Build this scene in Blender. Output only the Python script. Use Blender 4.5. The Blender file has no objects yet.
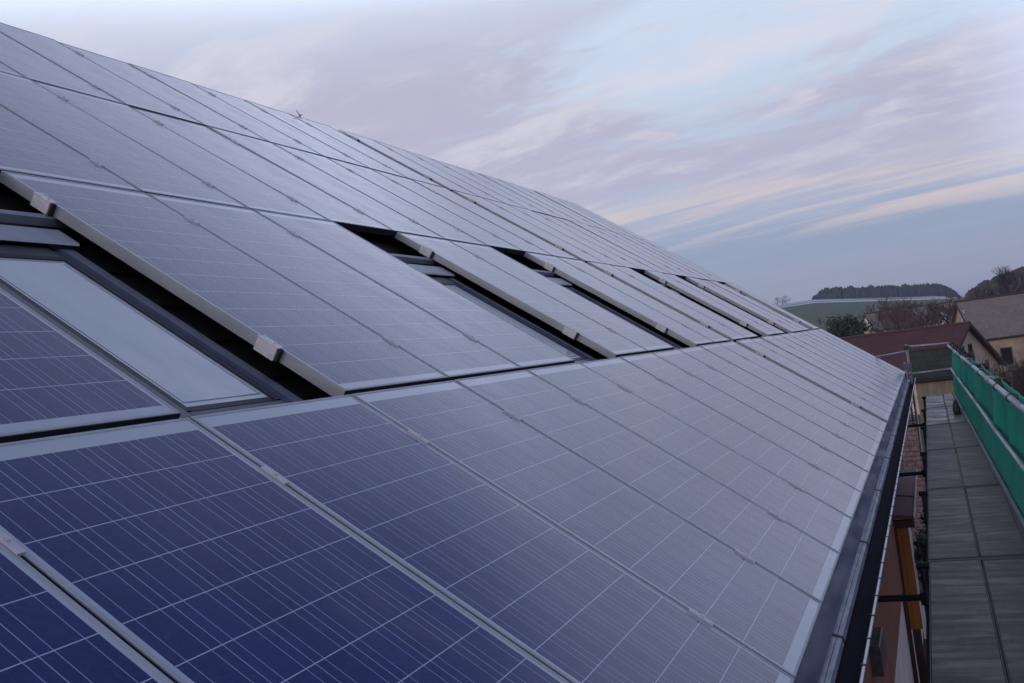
import bpy, math, random
from mathutils import Matrix, Vector, noise

# ------------------------------------------------------------------ camera, sky, sun, exposure
scn = bpy.context.scene
COL = scn.collection
R = math.radians

cam_d = bpy.data.cameras.new('camera')
cam = bpy.data.objects.new('camera', cam_d); COL.objects.link(cam)
cam_d.sensor_width = 36.0
cam_d.lens = 35.562
cam_d.clip_start = 0.05
cam_d.clip_end = 12000
CW = Vector((2.268, -2.646, -0.007))
rx, ry, rz = (0.915, 0.380, -0.134), (-0.134, -0.025, -0.991), (-0.379, 0.925, 0.028)   # camera right, down, forward
Xc = Vector(rx).normalized(); Zc = -Vector(rz).normalized(); Yc = Zc.cross(Xc).normalized(); Xc = Yc.cross(Zc)
cam.matrix_world = Matrix(((Xc.x, Yc.x, Zc.x, CW.x), (Xc.y, Yc.y, Zc.y, CW.y), (Xc.z, Yc.z, Zc.z, CW.z), (0, 0, 0, 1)))
scn.camera = cam

SUN_ELEV, SUN_ROT = R(9), R(205)
world = bpy.data.worlds.new('World'); scn.world = world; world.use_nodes = True
wt = world.node_tree; wt.nodes.clear()


class NT:
    """small helper around a node tree"""
    def __init__(s, t): s.t = t
    def n(s, typ, **kw):
        nd = s.t.nodes.new(typ)
        for k, v in kw.items(): setattr(nd, k, v)
        return nd
    def put(s, sock, v):
        if hasattr(v, 'is_linked') or hasattr(v, 'links'): s.t.links.new(v, sock)
        else: sock.default_value = v
    def m(s, op, a, b=0.0, c=None, clamp=False):
        nd = s.n('ShaderNodeMath', operation=op, use_clamp=clamp)
        s.put(nd.inputs[0], a); s.put(nd.inputs[1], b)
        if c is not None: s.put(nd.inputs[2], c)
        return nd.outputs[0]
    def mix(s, f, a, b, blend='MIX'):
        nd = s.n('ShaderNodeMix', data_type='RGBA', blend_type=blend)
        s.put(nd.inputs[0], f); s.put(nd.inputs[6], a if not isinstance(a, tuple) else (*a[:3], 1)); s.put(nd.inputs[7], b if not isinstance(b, tuple) else (*b[:3], 1))
        return nd.outputs[2]
    def sstep(s, x, lo, hi):
        nd = s.n('ShaderNodeMapRange', interpolation_type='SMOOTHSTEP')
        s.put(nd.inputs[0], x); nd.inputs[1].default_value = lo; nd.inputs[2].default_value = hi
        return nd.outputs[0]
    def noise(s, vec, scale, detail=4, rough=0.55, dist=0.0):
        nd = s.n('ShaderNodeTexNoise')
        if vec is not None: s.put(nd.inputs['Vector'], vec)
        nd.inputs['Scale'].default_value = scale; nd.inputs['Detail'].default_value = detail
        nd.inputs['Roughness'].default_value = rough; nd.inputs['Distortion'].default_value = dist
        return nd.outputs[0]
    def mapping(s, vec, scale=(1, 1, 1), rot=(0, 0, 0), loc=(0, 0, 0)):
        nd = s.n('ShaderNodeMapping'); s.put(nd.inputs[0], vec)
        nd.inputs['Scale'].default_value = scale; nd.inputs['Rotation'].default_value = rot; nd.inputs['Location'].default_value = loc
        return nd.outputs[0]
    def ramp(s, x, stops, mode='EASE'):
        nd = s.n('ShaderNodeValToRGB'); s.put(nd.inputs[0], x)
        cr = nd.color_ramp; cr.interpolation = mode
        while len(cr.elements) < len(stops): cr.elements.new(0.5)
        for e, (p, c) in zip(cr.elements, stops): e.position = p; e.color = (*c, 1)
        return nd.outputs[0]


w = NT(wt)
tc = w.n('ShaderNodeTexCoord').outputs['Generated']
nrm = w.n('ShaderNodeVectorMath', operation='NORMALIZE'); wt.links.new(tc, nrm.inputs[0])
sep = w.n('ShaderNodeSeparateXYZ'); wt.links.new(nrm.outputs[0], sep.inputs[0])
dx, dy, dz = sep.outputs
zc = w.m('MAXIMUM', dz, 0.0)
den = w.m('ADD', zc, 0.10)
comb = w.n('ShaderNodeCombineXYZ'); w.put(comb.inputs[0], w.m('DIVIDE', dx, den)); w.put(comb.inputs[1], w.m('DIVIDE', dy, den))
cp = comb.outputs[0]                              # where the view ray meets a flat cloud layer
sky = w.n('ShaderNodeTexSky', sky_type='NISHITA', sun_disc=False, sun_elevation=SUN_ELEV, sun_rotation=SUN_ROT, air_density=1.2, dust_density=1.5)
base = w.ramp(zc, [(0.0, (.33, .335, .42)), (.035, (.27, .305, .42)), (.09, (.235, .295, .445)), (.15, (.37, .435, .575)),
                   (.25, (.50, .575, .72)), (.34, (.56, .63, .78)), (.405, (.96, 1.05, 1.32)), (.50, (.60, .67, .90)), (.60, (.40, .44, .58)), (.80, (.20, .24, .38)), (1.0, (.10, .13, .25))], 'LINEAR')  # sky above the view: bright belt, dark zenith, shaped for panel reflections
base = w.mix(1.0, base, (10, 10, 10), 'MULTIPLY')
col = w.mix(0.10, base, sky.outputs[0])
al = w.mapping(cp, (1, 1, 1), (0, 0, R(14)))      # along and across the drift of the cloud streaks
big = w.noise(w.mapping(al, (.52, .80, 1), (0, 0, 0), (2.55, 1.72, 0)), 1.0, 7, .60, .5)
streak = w.noise(w.mapping(al, (.30, 2.1, 1), (0, 0, 0), (5.2, .4, 0)), 1.0, 6, .58, .35)
fine = w.noise(w.mapping(al, (.9, 4.6, 1), (0, 0, 0), (.3, 9.4, 0)), 1.0, 6, .62, .5)
above = w.sstep(zc, .085, .16)
mott = w.noise(w.mapping(al, (2.4, 3.4, 1), (0, 0, 0), (7.7, 2.4, 0)), 1.0, 9, .66, .4)
mixed = w.m('ADD', w.m('MULTIPLY', big, .66), w.m('ADD', w.m('MULTIPLY', streak, .10), w.m('MULTIPLY', mott, .24)))
lav = w.m('MULTIPLY', w.sstep(mixed, .425, .50), above)
lav = w.m('MULTIPLY', lav, w.m('SUBTRACT', 1.0, w.sstep(zc, .27, .38)))
col = w.mix(w.m('MULTIPLY', lav, .92), col, (3.95, 3.9, 5.05))
sf = w.m('ADD', w.m('MULTIPLY', streak, .34), w.m('ADD', w.m('MULTIPLY', fine, .18), w.m('MULTIPLY', mott, .48)))
lit = w.m('MULTIPLY', w.sstep(sf, .48, .60), w.m('MULTIPLY', w.sstep(zc, .10, .20), w.m('SUBTRACT', 1.0, w.sstep(zc, .31, .40))))
col = w.mix(w.m('MULTIPLY', lit, .62), col, (6.0, 5.85, 6.55))
dark = w.m('MULTIPLY', w.m('SUBTRACT', 1.0, w.sstep(sf, .36, .47)), w.m('MULTIPLY', w.sstep(zc, .11, .16), w.m('SUBTRACT', 1.0, w.sstep(zc, .26, .40))))
col = w.mix(w.m('MULTIPLY', dark, .40), col, (3.3, 3.35, 4.6))
band = w.m('MULTIPLY', w.sstep(zc, .082, .108), w.m('SUBTRACT', 1.0, w.sstep(zc, .125, .165)))
pk = w.m('MULTIPLY', band, w.sstep(w.m('ADD', w.m('MULTIPLY', streak, .45), w.m('MULTIPLY', fine, .55)), .43, .58))
col = w.mix(w.m('MULTIPLY', pk, .78), col, (5.8, 4.95, 4.95))
low = w.m('MULTIPLY', w.sstep(zc, .01, .04), w.m('SUBTRACT', 1.0, w.sstep(zc, .06, .10)))
col = w.mix(w.m('MULTIPLY', w.m('MULTIPLY', low, w.sstep(fine, .42, .7)), .30), col, (3.5, 3.6, 4.6))
# pale patch and dark zone, mostly out of view, added for panel reflections
refl_bank = w.m('MULTIPLY', w.sstep(dx, .03, .17), w.m('MULTIPLY', w.sstep(zc, .07, .15), w.m('SUBTRACT', 1.0, w.sstep(zc, .30, .48))))
col = w.mix(w.m('MULTIPLY', refl_bank, .75), col, (6.3, 7.0, 9.0))
refl_deep = w.m('MULTIPLY', w.sstep(zc, .30, .53), w.sstep(dx, -.36, .16))
col = w.mix(w.m('MULTIPLY', refl_deep, .93), col, (.8, 1.1, 2.6))
# afterglow low in the sky behind the camera, on the side of the sun
az = w.m('ADD', w.m('MULTIPLY', dx, math.sin(SUN_ROT)), w.m('MULTIPLY', dy, math.cos(SUN_ROT)))
glow = w.m('MULTIPLY', w.sstep(az, .15, 1.0), w.m('SUBTRACT', 1.0, w.sstep(zc, .05, .60)))
col = w.mix(w.m('MULTIPLY', glow, .80), col, (11.0, 8.6, 7.6))
bg = w.n('ShaderNodeBackground'); bg.inputs['Strength'].default_value = 0.1
wt.links.new(col, bg.inputs['Color'])
wo = w.n('ShaderNodeOutputWorld'); wt.links.new(bg.outputs[0], wo.inputs[0])

sun_d = bpy.data.lights.new('sun', 'SUN'); sun_d.energy = 1.1; sun_d.angle = R(28); sun_d.color = (1.0, .86, .74)
sun = bpy.data.objects.new('sun', sun_d); COL.objects.link(sun)
sd = Vector((math.sin(SUN_ROT) * math.cos(SUN_ELEV), math.cos(SUN_ROT) * math.cos(SUN_ELEV), math.sin(SUN_ELEV)))
sun.rotation_euler = sd.to_track_quat('Z', 'Y').to_euler()

vs = scn.view_settings
vs.view_transform = 'Standard'; vs.look = 'None'; vs.exposure = 0.32; vs.gamma = 1.0; vs.use_curve_mapping = False
scn.cycles.use_denoising = True
scn.cycles.max_bounces = 6

# ------------------------------------------------------------------ helpers
rnd = random.Random(7)
TH = R(36)
CS, SN = math.cos(TH), math.sin(TH)
UAX, VAX, NAX = Vector((0, 1, 0)), Vector((-CS, 0, SN)), Vector((SN, 0, CS))   # along the eave, up the slope, off the roof
def RW(u, v, n=0.0): return UAX * u + VAX * v + NAX * n
def roof_matrix(u, v, n=0.0):
    o = RW(u, v, n)
    return Matrix(((UAX.x, VAX.x, NAX.x, o.x), (UAX.y, VAX.y, NAX.y, o.y), (UAX.z, VAX.z, NAX.z, o.z), (0, 0, 0, 1)))


class MB:
    def __init__(s): s.v = []; s.f = []; s.uv = {}
    def quad(s, pts, uv=None):
        b = len(s.v); s.v += [tuple(p) for p in pts]; s.f.append(tuple(range(b, b + len(pts))))
        if uv: s.uv[len(s.f) - 1] = uv
    def box(s, x0, x1, y0, y1, z0, z1, M=None, ch=0.0):
        if ch > 0: return s.prism_box(x0, x1, y0, y1, z0, z1, M, ch)
        P = [(x0, y0, z0), (x1, y0, z0), (x1, y1, z0), (x0, y1, z0), (x0, y0, z1), (x1, y0, z1), (x1, y1, z1), (x0, y1, z1)]
        if M: P = [tuple(M(*p)) if callable(M) else tuple(M @ Vector(p)) for p in P]
        b = len(s.v); s.v += P
        s.f += [tuple(b + i for i in q) for q in ((0, 3, 2, 1), (4, 5, 6, 7), (0, 1, 5, 4), (1, 2, 6, 5), (2, 3, 7, 6), (3, 0, 4, 7))]
    def prism_box(s, x0, x1, y0, y1, z0, z1, M, c):
        # a box whose top edges are chamfered
        def T(p): return tuple(p) if M is None else (tuple(M(*p)) if callable(M) else tuple(M @ Vector(p)))
        L = [[(x0, y0, z0), (x1, y0, z0), (x1, y1, z0), (x0, y1, z0)], [(x0, y0, z1 - c), (x1, y0, z1 - c), (x1, y1, z1 - c), (x0, y1, z1 - c)],
             [(x0 + c, y0 + c, z1), (x1 - c, y0 + c, z1), (x1 - c, y1 - c, z1), (x0 + c, y1 - c, z1)]]
        b = len(s.v)
        for l in L: s.v += [T(p) for p in l]
        s.f.append((b + 3, b + 2, b + 1, b)); s.f.append((b + 8, b + 9, b + 10, b + 11))
        for k in (0, 4):
            for i in range(4):
                j = (i + 1) % 4; s.f.append((b + k + i, b + k + j, b + k + 4 + j, b + k + 4 + i))
    def tube(s, p0, p1, r0, r1=None, seg=8, cap=True):
        p0, p1 = Vector(p0), Vector(p1); r1 = r0 if r1 is None else r1
        d = (p1 - p0)
        if d.length < 1e-6: return
        d.normalize(); a = d.orthogonal().normalized(); b2 = d.cross(a)
        b = len(s.v)
        for p, r in ((p0, r0), (p1, r1)):
            for i in range(seg):
                t = 2 * math.pi * i / seg; s.v.append(tuple(p + a * (r * math.cos(t)) + b2 * (r * math.sin(t))))
        for i in range(seg):
            j = (i + 1) % seg; s.f.append((b + i, b + j, b + seg + j, b + seg + i))
        if cap and seg > 3:
            s.f.append(tuple(b + i for i in reversed(range(seg)))); s.f.append(tuple(b + seg + i for i in range(seg)))
    def path(s, pts, r, seg=8):
        # one bent tube through all points
        pts = [Vector(p) for p in pts]; b = len(s.v); n = len(pts)
        d0 = (pts[1] - pts[0]).normalized(); a = d0.orthogonal().normalized()
        for k, p in enumerate(pts):
            d = (pts[min(k + 1, n - 1)] - pts[max(k - 1, 0)]).normalized()
            a = (a - d * a.dot(d)).normalized(); c = d.cross(a)
            for i in range(seg):
                t = 2 * math.pi * i / seg; s.v.append(tuple(p + a * (r * math.cos(t)) + c * (r * math.sin(t))))
        for k in range(n - 1):
            for i in range(seg):
                j = (i + 1) % seg; s.f.append((b + k * seg + i, b + k * seg + j, b + (k + 1) * seg + j, b + (k + 1) * seg + i))
        s.f.append(tuple(b + i for i in reversed(range(seg)))); s.f.append(tuple(b + (n - 1) * seg + i for i in range(seg)))
    def extrude(s, prof, y0, y1, M=None, closed=True):
        # profile of (x, z) points run along y
        def T(p): return tuple(p) if M is None else tuple(M(*p))
        n = len(prof); b = len(s.v)
        for y in (y0, y1): s.v += [T((x, y, z)) for x, z in prof]
        for i in range(n if closed else n - 1):
            j = (i + 1) % n; s.f.append((b + i, b + j, b + n + j, b + n + i))
        if closed: s.f.append(tuple(b + i for i in reversed(range(n)))); s.f.append(tuple(b + n + i for i in range(n)))
    def mesh(s, name, smooth=False):
        me = bpy.data.meshes.new(name); me.from_pydata(s.v, [], s.f); me.update()
        if s.uv:
            ul = me.uv_layers.new(name='cells')
            for p in me.polygons:
                if p.index in s.uv:
                    for li, c in zip(p.loop_indices, s.uv[p.index]): ul.data[li].uv = c
        if smooth:
            for p in me.polygons: p.use_smooth = True
        return me
    def build(s, name, mat, parent=None, world=True, smooth=False):
        me = s.mesh(name, smooth); me.materials.append(mat)
        o = bpy.data.objects.new(name, me); COL.objects.link(o)
        if parent is not None:
            o.parent = parent
            if world: o.matrix_parent_inverse = parent.matrix_basis.inverted()
        return o


def tag(o, label=None, cat=None, group=None, kind=None):
    if label: o['label'] = label
    if cat: o['category'] = cat
    if group: o['group'] = group
    if kind: o['kind'] = kind
    return o
def thing(name, label, cat, M=None, group=None):
    o = bpy.data.objects.new(name, None); COL.objects.link(o); o.empty_display_size = .2
    if M is not None: o.matrix_basis = M if isinstance(M, Matrix) else Matrix.Translation(M)
    return tag(o, label, cat, group)


def mat(name, c=(.5, .5, .5), rough=.6, metal=0.0, var=.25, scale=6.0, c2=None, stretch=(1, 1, 1), bump=0.0, bscale=None, spec=.5, rvar=0.0, detail=6):
    m = bpy.data.materials.new(name); m.use_nodes = True
    t = NT(m.node_tree); b = m.node_tree.nodes['Principled BSDF']
    b.inputs['Metallic'].default_value = metal; b.inputs['Specular IOR Level'].default_value = spec
    tcn = t.n('ShaderNodeTexCoord').outputs['Object']
    vec = t.mapping(tcn, stretch)
    nz = t.noise(vec, scale, detail, .62)
    c2 = c2 or tuple(x * (1 - var) for x in c)
    c1 = c if c2 else c
    colr = t.mix(t.sstep(nz, .32, .68), c1, c2)
    t.put(b.inputs['Base Color'], colr)
    if rvar:
        t.put(b.inputs['Roughness'], t.m('ADD', rough - rvar, t.m('MULTIPLY', t.sstep(t.noise(vec, scale * .7, 4), .35, .65), 2 * rvar), clamp=True))
    else: b.inputs['Roughness'].default_value = rough
    if bump:
        bp = t.n('ShaderNodeBump'); bp.inputs['Strength'].default_value = bump; bp.inputs['Distance'].default_value = .02
        t.put(bp.inputs['Height'], t.noise(vec, bscale or scale * 3, 5, .6)); t.put(b.inputs['Normal'], bp.outputs[0])
    return m


def mat_cells():
    m = bpy.data.materials.new('solar_cells'); m.use_nodes = True
    t = NT(m.node_tree); b = m.node_tree.nodes['Principled BSDF']
    uv = t.n('ShaderNodeUVMap', uv_map='cells').outputs[0]
    s = t.n('ShaderNodeSeparateXYZ'); t.put(s.inputs[0], uv); u, v = s.outputs[0], s.outputs[1]
    fu, fv = t.m('FRACT', u), t.m('FRACT', v)
    def near(x, c, wd): return t.m('LESS_THAN', t.m('ABSOLUTE', t.m('SUBTRACT', x, c)), wd)
    gapv = t.m('GREATER_THAN', t.m('ABSOLUTE', t.m('SUBTRACT', fv, .5)), .4905)
    gapu = t.m('GREATER_THAN', t.m('ABSOLUTE', t.m('SUBTRACT', fu, .5)), .4905)
    bus = t.m('MAXIMUM', near(fu, .245, .0095), near(fu, .755, .0095))
    out = t.m('MAXIMUM', t.m('MAXIMUM', t.m('LESS_THAN', u, .012), t.m('GREATER_THAN', u, 5.988)),
              t.m('MAXIMUM', t.m('LESS_THAN', v, .015), t.m('GREATER_THAN', v, 11.985)))
    oi = t.n('ShaderNodeObjectInfo').outputs['Random']
    cu = t.n('ShaderNodeCombineXYZ'); t.put(cu.inputs[0], t.m('FLOOR', u)); t.put(cu.inputs[1], t.m('FLOOR', v)); t.put(cu.inputs[2], t.m('MULTIPLY', oi, 37.0))
    wn = t.n('ShaderNodeTexWhiteNoise', noise_dimensions='3D'); t.put(wn.inputs['Vector'], cu.outputs[0])
    vor = t.n('ShaderNodeTexVoronoi'); t.put(vor.inputs['Vector'], uv); vor.inputs['Scale'].default_value = 11.0
    vs_ = t.n('ShaderNodeSeparateColor'); t.put(vs_.inputs[0], vor.outputs['Color'])
    cell = t.mix(wn.outputs['Value'], (.0062, .0105, .100), (.0098, .0155, .130))
    cell = t.mix(t.m('MULTIPLY', t.m('POWER', vs_.outputs[0], 2.0), .60), cell, (.021, .031, .165))
    cell = t.mix(t.m('MULTIPLY', oi, .30), cell, (.009, .013, .080))
    c = t.mix(gapu, cell, (.30, .34, .50))
    c = t.mix(bus, c, (.25, .28, .44))
    c = t.mix(gapv, c, (.48, .50, .63))
    c = t.mix(out, c, (.47, .50, .56))
    dirt = t.noise(t.mapping(t.n('ShaderNodeTexCoord').outputs['Object'], (1, .5, 1)), 3.0, 6, .65)
    c = t.mix(t.m('MULTIPLY', t.sstep(dirt, .45, .8), .05), c, (.30, .29, .30))
    smear = t.noise(t.mapping(t.n('ShaderNodeTexCoord').outputs['Object'], (5, .6, 1)), 2.4, 5, .6)
    foot = t.m('MULTIPLY', t.m('SUBTRACT', 1.0, t.sstep(v, -.4, 1.3)), t.sstep(smear, .38, .62))
    c = t.mix(t.m('MULTIPLY', foot, .16), c, (.26, .25, .25))
    c = t.mix(t.m('MULTIPLY', t.sstep(smear, .56, .72), .05), c, (.30, .30, .32))
    t.put(b.inputs['Base Color'], c)
    t.put(b.inputs['Roughness'], t.m('ADD', .13, t.m('MULTIPLY', t.sstep(dirt, .35, .7), .08)))
    b.inputs['IOR'].default_value = 1.56
    b.inputs['Sheen Weight'].default_value = .42; b.inputs['Sheen Roughness'].default_value = .28; b.inputs['Sheen Tint'].default_value = (.74, .76, 1.0, 1)   # thin film of dust
    b.inputs['Specular Tint'].default_value = (.78, .87, 1.0, 1)
    return m


M = {}
M['cells'] = mat_cells()
M['alu'] = mat('anodised_aluminium', (.42, .45, .48), .45, .25, .18, 14, stretch=(1, .2, 1))
M['alu_bright'] = mat('bright_aluminium', (.62, .62, .64), .42, .30, .15, 25)
M['rail'] = mat('rail_aluminium', (.30, .32, .36), .5, .4, .2, 8)
M['roof_dark'] = mat('dark_roof_tiles', (.022, .021, .023), .8, 0, .4, 5, bump=.3)
M['flash_blue'] = mat('coated_eave_sheet', (.17, .17, .27), .62, .1, .30, 3, stretch=(4, .6, 4), rvar=.10, spec=.3)
M['drip'] = mat('weathered_drip_sheet', (.66, .66, .68), .55, .1, .3, 4, c2=(.36, .39, .36), stretch=(6, 1.2, 6), bump=.15)
M['gutter'] = mat('gutter_dark', (.018, .014, .026), .85, 0, .4, 6, stretch=(2, .5, 2))
M['gutter'].node_tree.nodes['Principled BSDF'].inputs['Specular IOR Level'].default_value = .15
M['bead'] = mat('gutter_bead', (.52, .54, .60), .35, .6, .2, 10)
M['black'] = mat('black_steel', (.02, .02, .022), .55, .1, .4, 10)
M['skyframe'] = mat('skylight_grey_aluminium', (.11, .12, .16), .38, .5, .25, 8)
M['skyframe_dark'] = mat('skylight_dark_seal', (.022, .022, .028), .5, 0, .3, 8)
M['hood'] = mat('skylight_hood_sheet', (.30, .32, .38), .4, .5, .2, 5)
M['lining'] = mat('white_window_lining', (.5, .5, .5), .7, 0, .1, 4)
M['galv'] = mat('galvanised_tube', (.42, .44, .47), .45, .5, .3, 14, bump=.05)
M['galv_dark'] = mat('dirty_tube', (.10, .10, .115), .55, .4, .4, 14)
M['transom'] = mat('deck_crossbar', (.012, .022, .024), .6, .2, .3, 12)
M['clamp_white'] = mat('pale_cast_clamp', (.80, .79, .80), .5, .1, .15, 30)
M['gap_shade'] = mat('painted_gap_shade', (.024, .024, .036), .9, 0, .3, 10, spec=.15)  # near-black colour that paints the shade in the panel gaps
M['coupler'] = mat('blue_coupler', (.10, .16, .22), .5, .3, .3, 20)
M['rust'] = mat('rusty_coupler', (.07, .05, .045), .7, .3, .4, 30)


def mat_plank(name, c, c2, wet):
    m = bpy.data.materials.new(name); m.use_nodes = True
    t = NT(m.node_tree); b = m.node_tree.nodes['Principled BSDF']
    o = t.n('ShaderNodeTexCoord').outputs['Object']
    g = t.noise(t.mapping(o, (12.0, 3.6, 3.0)), 1.6, 9, .72)
    big = t.noise(t.mapping(o, (2.6, .8, 1)), 1.5, 8, .66, .6)
    sm = t.noise(o, 16, 8, .75)
    col_ = t.mix(t.m('MULTIPLY', t.sstep(g, .3, .72), .45), c, c2)
    col_ = t.mix(t.m('MULTIPLY', t.sstep(big, .46, .60), .62), col_, tuple(x * 1.65 for x in c))
    col_ = t.mix(t.m('MULTIPLY', t.sstep(sm, .62, .78), .30), col_, (.13, .115, .105))
    w2 = t.sstep(t.noise(t.mapping(o, (.9, 6.0, 1)), 1.7, 6, .62, .4), .42, .66)
    t.put(b.inputs['Base Color'], col_)
    t.put(b.inputs['Roughness'], t.m('SUBTRACT', .62, t.m('MULTIPLY', w2, wet)))
    bp = t.n('ShaderNodeBump'); bp.inputs['Strength'].default_value = .25; bp.inputs['Distance'].default_value = .004
    t.put(bp.inputs['Height'], sm); t.put(b.inputs['Normal'], bp.outputs[0])
    return m
M['plank'] = mat_plank('damp_plywood_deck', (.068, .048, .037), (.034, .024, .019), .16)
M['plank_wet'] = mat_plank('icy_wet_deck', (.070, .056, .054), (.036, .029, .030), .50)


def mat_net():
    m = bpy.data.materials.new('green_net'); m.use_nodes = True
    t = NT(m.node_tree); b = m.node_tree.nodes['Principled BSDF']
    o = t.n('ShaderNodeTexCoord').outputs['Object']
    nz = t.noise(t.mapping(o, (1, 3.0, .5)), 1.4, 5, .6)
    wv = t.noise(t.mapping(o, (1, 220, 220)), 1.0, 2, .5)
    c = t.mix(t.sstep(nz, .35, .65), (.018, .50, .345), (.009, .32, .225))
    c = t.mix(t.m('MULTIPLY', wv, .5), c, (.004, .12, .085))
    t.put(b.inputs['Base Color'], c); b.inputs['Roughness'].default_value = .65
    t.put(b.inputs['Alpha'], t.m('ADD', .62, t.m('MULTIPLY', t.sstep(nz, .3, .7), .30)))
    return m
M['net'] = mat_net()
M['toe'] = mat('toe_board', (.20, .22, .25), .6, .1, .3, 7, stretch=(1, .3, 1))


def mat_boards(name, c, c2, pitch, axis='Z', rough=.75):
    m = bpy.data.materials.new(name); m.use_nodes = True
    t = NT(m.node_tree); b = m.node_tree.nodes['Principled BSDF']
    o = t.n('ShaderNodeTexCoord').outputs['Object']
    s = t.n('ShaderNodeSeparateXYZ'); t.put(s.inputs[0], o)
    x = s.outputs['XYZ'.index(axis)]
    fr = t.m('FRACT', t.m('DIVIDE', x, pitch))
    gap = t.m('GREATER_THAN', t.m('ABSOLUTE', t.m('SUBTRACT', fr, .5)), .47)
    wn = t.n('ShaderNodeTexWhiteNoise', noise_dimensions='1D'); t.put(wn.inputs['W'], t.m('FLOOR', t.m('DIVIDE', x, pitch)))
    nz = t.noise(t.mapping(o, (1.0, 1.0, 1.0)), 3.5, 7, .65)
    cc = t.mix(t.m('ADD', t.m('MULTIPLY', wn.outputs['Value'], .5), t.m('MULTIPLY', t.sstep(nz, .3, .7), .5)), c, c2)
    cc = t.mix(gap, cc, tuple(q * .35 for q in c2))
    t.put(b.inputs['Base Color'], cc); b.inputs['Roughness'].default_value = rough
    return m
M['facade_red'] = mat('red_brown_render', (.20, .062, .038), .8, 0, .3, 3.0, c2=(.13, .042, .030), bump=.2, bscale=40)
M['facade_white'] = mat('white_render', (.52, .47, .45), .85, 0, .2, 2.5, bump=.2, bscale=30)
M['orange_boards'] = mat_boards('orange_boards', (.32, .11, .022), (.22, .075, .017), .12, 'X')
M['dark_wood'] = mat('dark_stained_wood', (.05, .022, .018), .7, 0, .35, 6, stretch=(3, 3, .5))
M['brown_boards'] = mat_boards('brown_boards', (.14, .055, .035), (.09, .04, .03), .09, 'X')
M['red_sheet'] = mat('dark_red_sheet_roof', (.125, .034, .040), .55, .0, .3, 3, bump=.1)
M['white_trim'] = mat('white_trim', (.62, .62, .66), .5, 0, .12, 6)


def mat_brick(name, c1, c2, mortar, scale, wdt=.5, hgt=.25):
    m = bpy.data.materials.new(name); m.use_nodes = True
    t = NT(m.node_tree); b = m.node_tree.nodes['Principled BSDF']
    o = t.n('ShaderNodeTexCoord').outputs['Object']
    s = t.n('ShaderNodeSeparateXYZ'); t.put(s.inputs[0], o)
    cb = t.n('ShaderNodeCombineXYZ'); t.put(cb.inputs[0], t.m('ADD', s.outputs[0], s.outputs[1])); t.put(cb.inputs[1], s.outputs[2])
    br = t.n('ShaderNodeTexBrick'); t.put(br.inputs['Vector'], cb.outputs[0])
    br.inputs['Color1'].default_value = (*c1, 1); br.inputs['Color2'].default_value = (*c2, 1); br.inputs['Mortar'].default_value = (*mortar, 1)
    br.inputs['Scale'].default_value = scale; br.inputs['Mortar Size'].default_value = .03
    br.inputs['Brick Width'].default_value = wdt; br.inputs['Row Height'].default_value = hgt
    nz = t.noise(o, 5, 6, .7)
    cc = t.mix(t.m('MULTIPLY', t.sstep(nz, .4, .7), .45), br.outputs[0], mortar)
    t.put(b.inputs['Base Color'], cc); b.inputs['Roughness'].default_value = .85
    return m
M['brick'] = mat_brick('old_brick', (.52, .32, .27), (.36, .20, .16), (.52, .42, .38), 2.2)


def mat_rooftile(name, c, c2, pitch_v=.34, pitch_u=.25, patch=None, pm=.5):
    m = bpy.data.materials.new(name); m.use_nodes = True
    t = NT(m.node_tree); b = m.node_tree.nodes['Principled BSDF']
    uv = t.n('ShaderNodeUVMap', uv_map='cells').outputs[0]
    s = t.n('ShaderNodeSeparateXYZ'); t.put(s.inputs[0], uv)
    v = t.m('DIVIDE', s.outputs[1], pitch_v); row = t.m('FLOOR', v)
    u = t.m('ADD', t.m('DIVIDE', s.outputs[0], pitch_u), t.m('MULTIPLY', t.m('MODULO', row, 2.0), .5))
    fv, fu = t.m('FRACT', v), t.m('FRACT', u)
    edge = t.m('MAXIMUM', t.m('LESS_THAN', fv, .12), t.m('LESS_THAN', fu, .07))
    cc_ = t.n('ShaderNodeCombineXYZ'); t.put(cc_.inputs[0], t.m('FLOOR', u)); t.put(cc_.inputs[1], row)
    wn = t.n('ShaderNodeTexWhiteNoise', noise_dimensions='2D'); t.put(wn.inputs['Vector'], cc_.outputs[0])
    cc = t.mix(wn.outputs['Value'], c, c2)
    nz = t.noise(uv, .9, 7, .68)
    cc = t.mix(t.m('MULTIPLY', t.sstep(nz, .45, .68), pm), cc, patch or tuple(q * 1.5 for q in c))
    cc = t.mix(t.m('MULTIPLY', edge, .55), cc, tuple(q * .3 for q in c2))
    t.put(b.inputs['Base Color'], cc); b.inputs['Roughness'].default_value = .8
    return m
M['tile_red'] = mat_rooftile('dark_red_tiles', (.066, .021, .025), (.045, .017, .022))
M['tile_grey'] = mat_rooftile('grey_slates', (.19, .168, .160), (.145, .13, .13), patch=(.21, .175, .135))
M['tile_moss'] = mat_rooftile('mossy_tiles', (.040, .040, .028), (.028, .027, .022), .30, .22, patch=(.06, .075, .03))
M['cream'] = mat('cream_render', (.52, .40, .34), .85, 0, .18, .8, bump=.1)
M['cream_y'] = mat('yellowed_render', (.32, .27, .18), .85, 0, .35, 1.6, c2=(.22, .18, .12), stretch=(3, 3, .8))
M['cream_old'] = mat('patchy_old_render', (.36, .28, .21), .85, 0, .4, 1.1, c2=(.23, .18, .15))
M['glass_dark'] = mat('dark_window_glass', (.015, .017, .022), .1, 0, .2, 2)
M['bark'] = mat('bark', (.060, .046, .042), .9, 0, .35, 6)
M['twig'] = mat('twigs', (.075, .052, .047), .9, 0, .4, .6)
M['twig_red'] = mat('reddish_twigs', (.105, .060, .050), .9, 0, .4, .6)
M['twig_dark'] = mat('dark_twigs', (.040, .030, .030), .9, 0, .4, 1.0)
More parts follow.
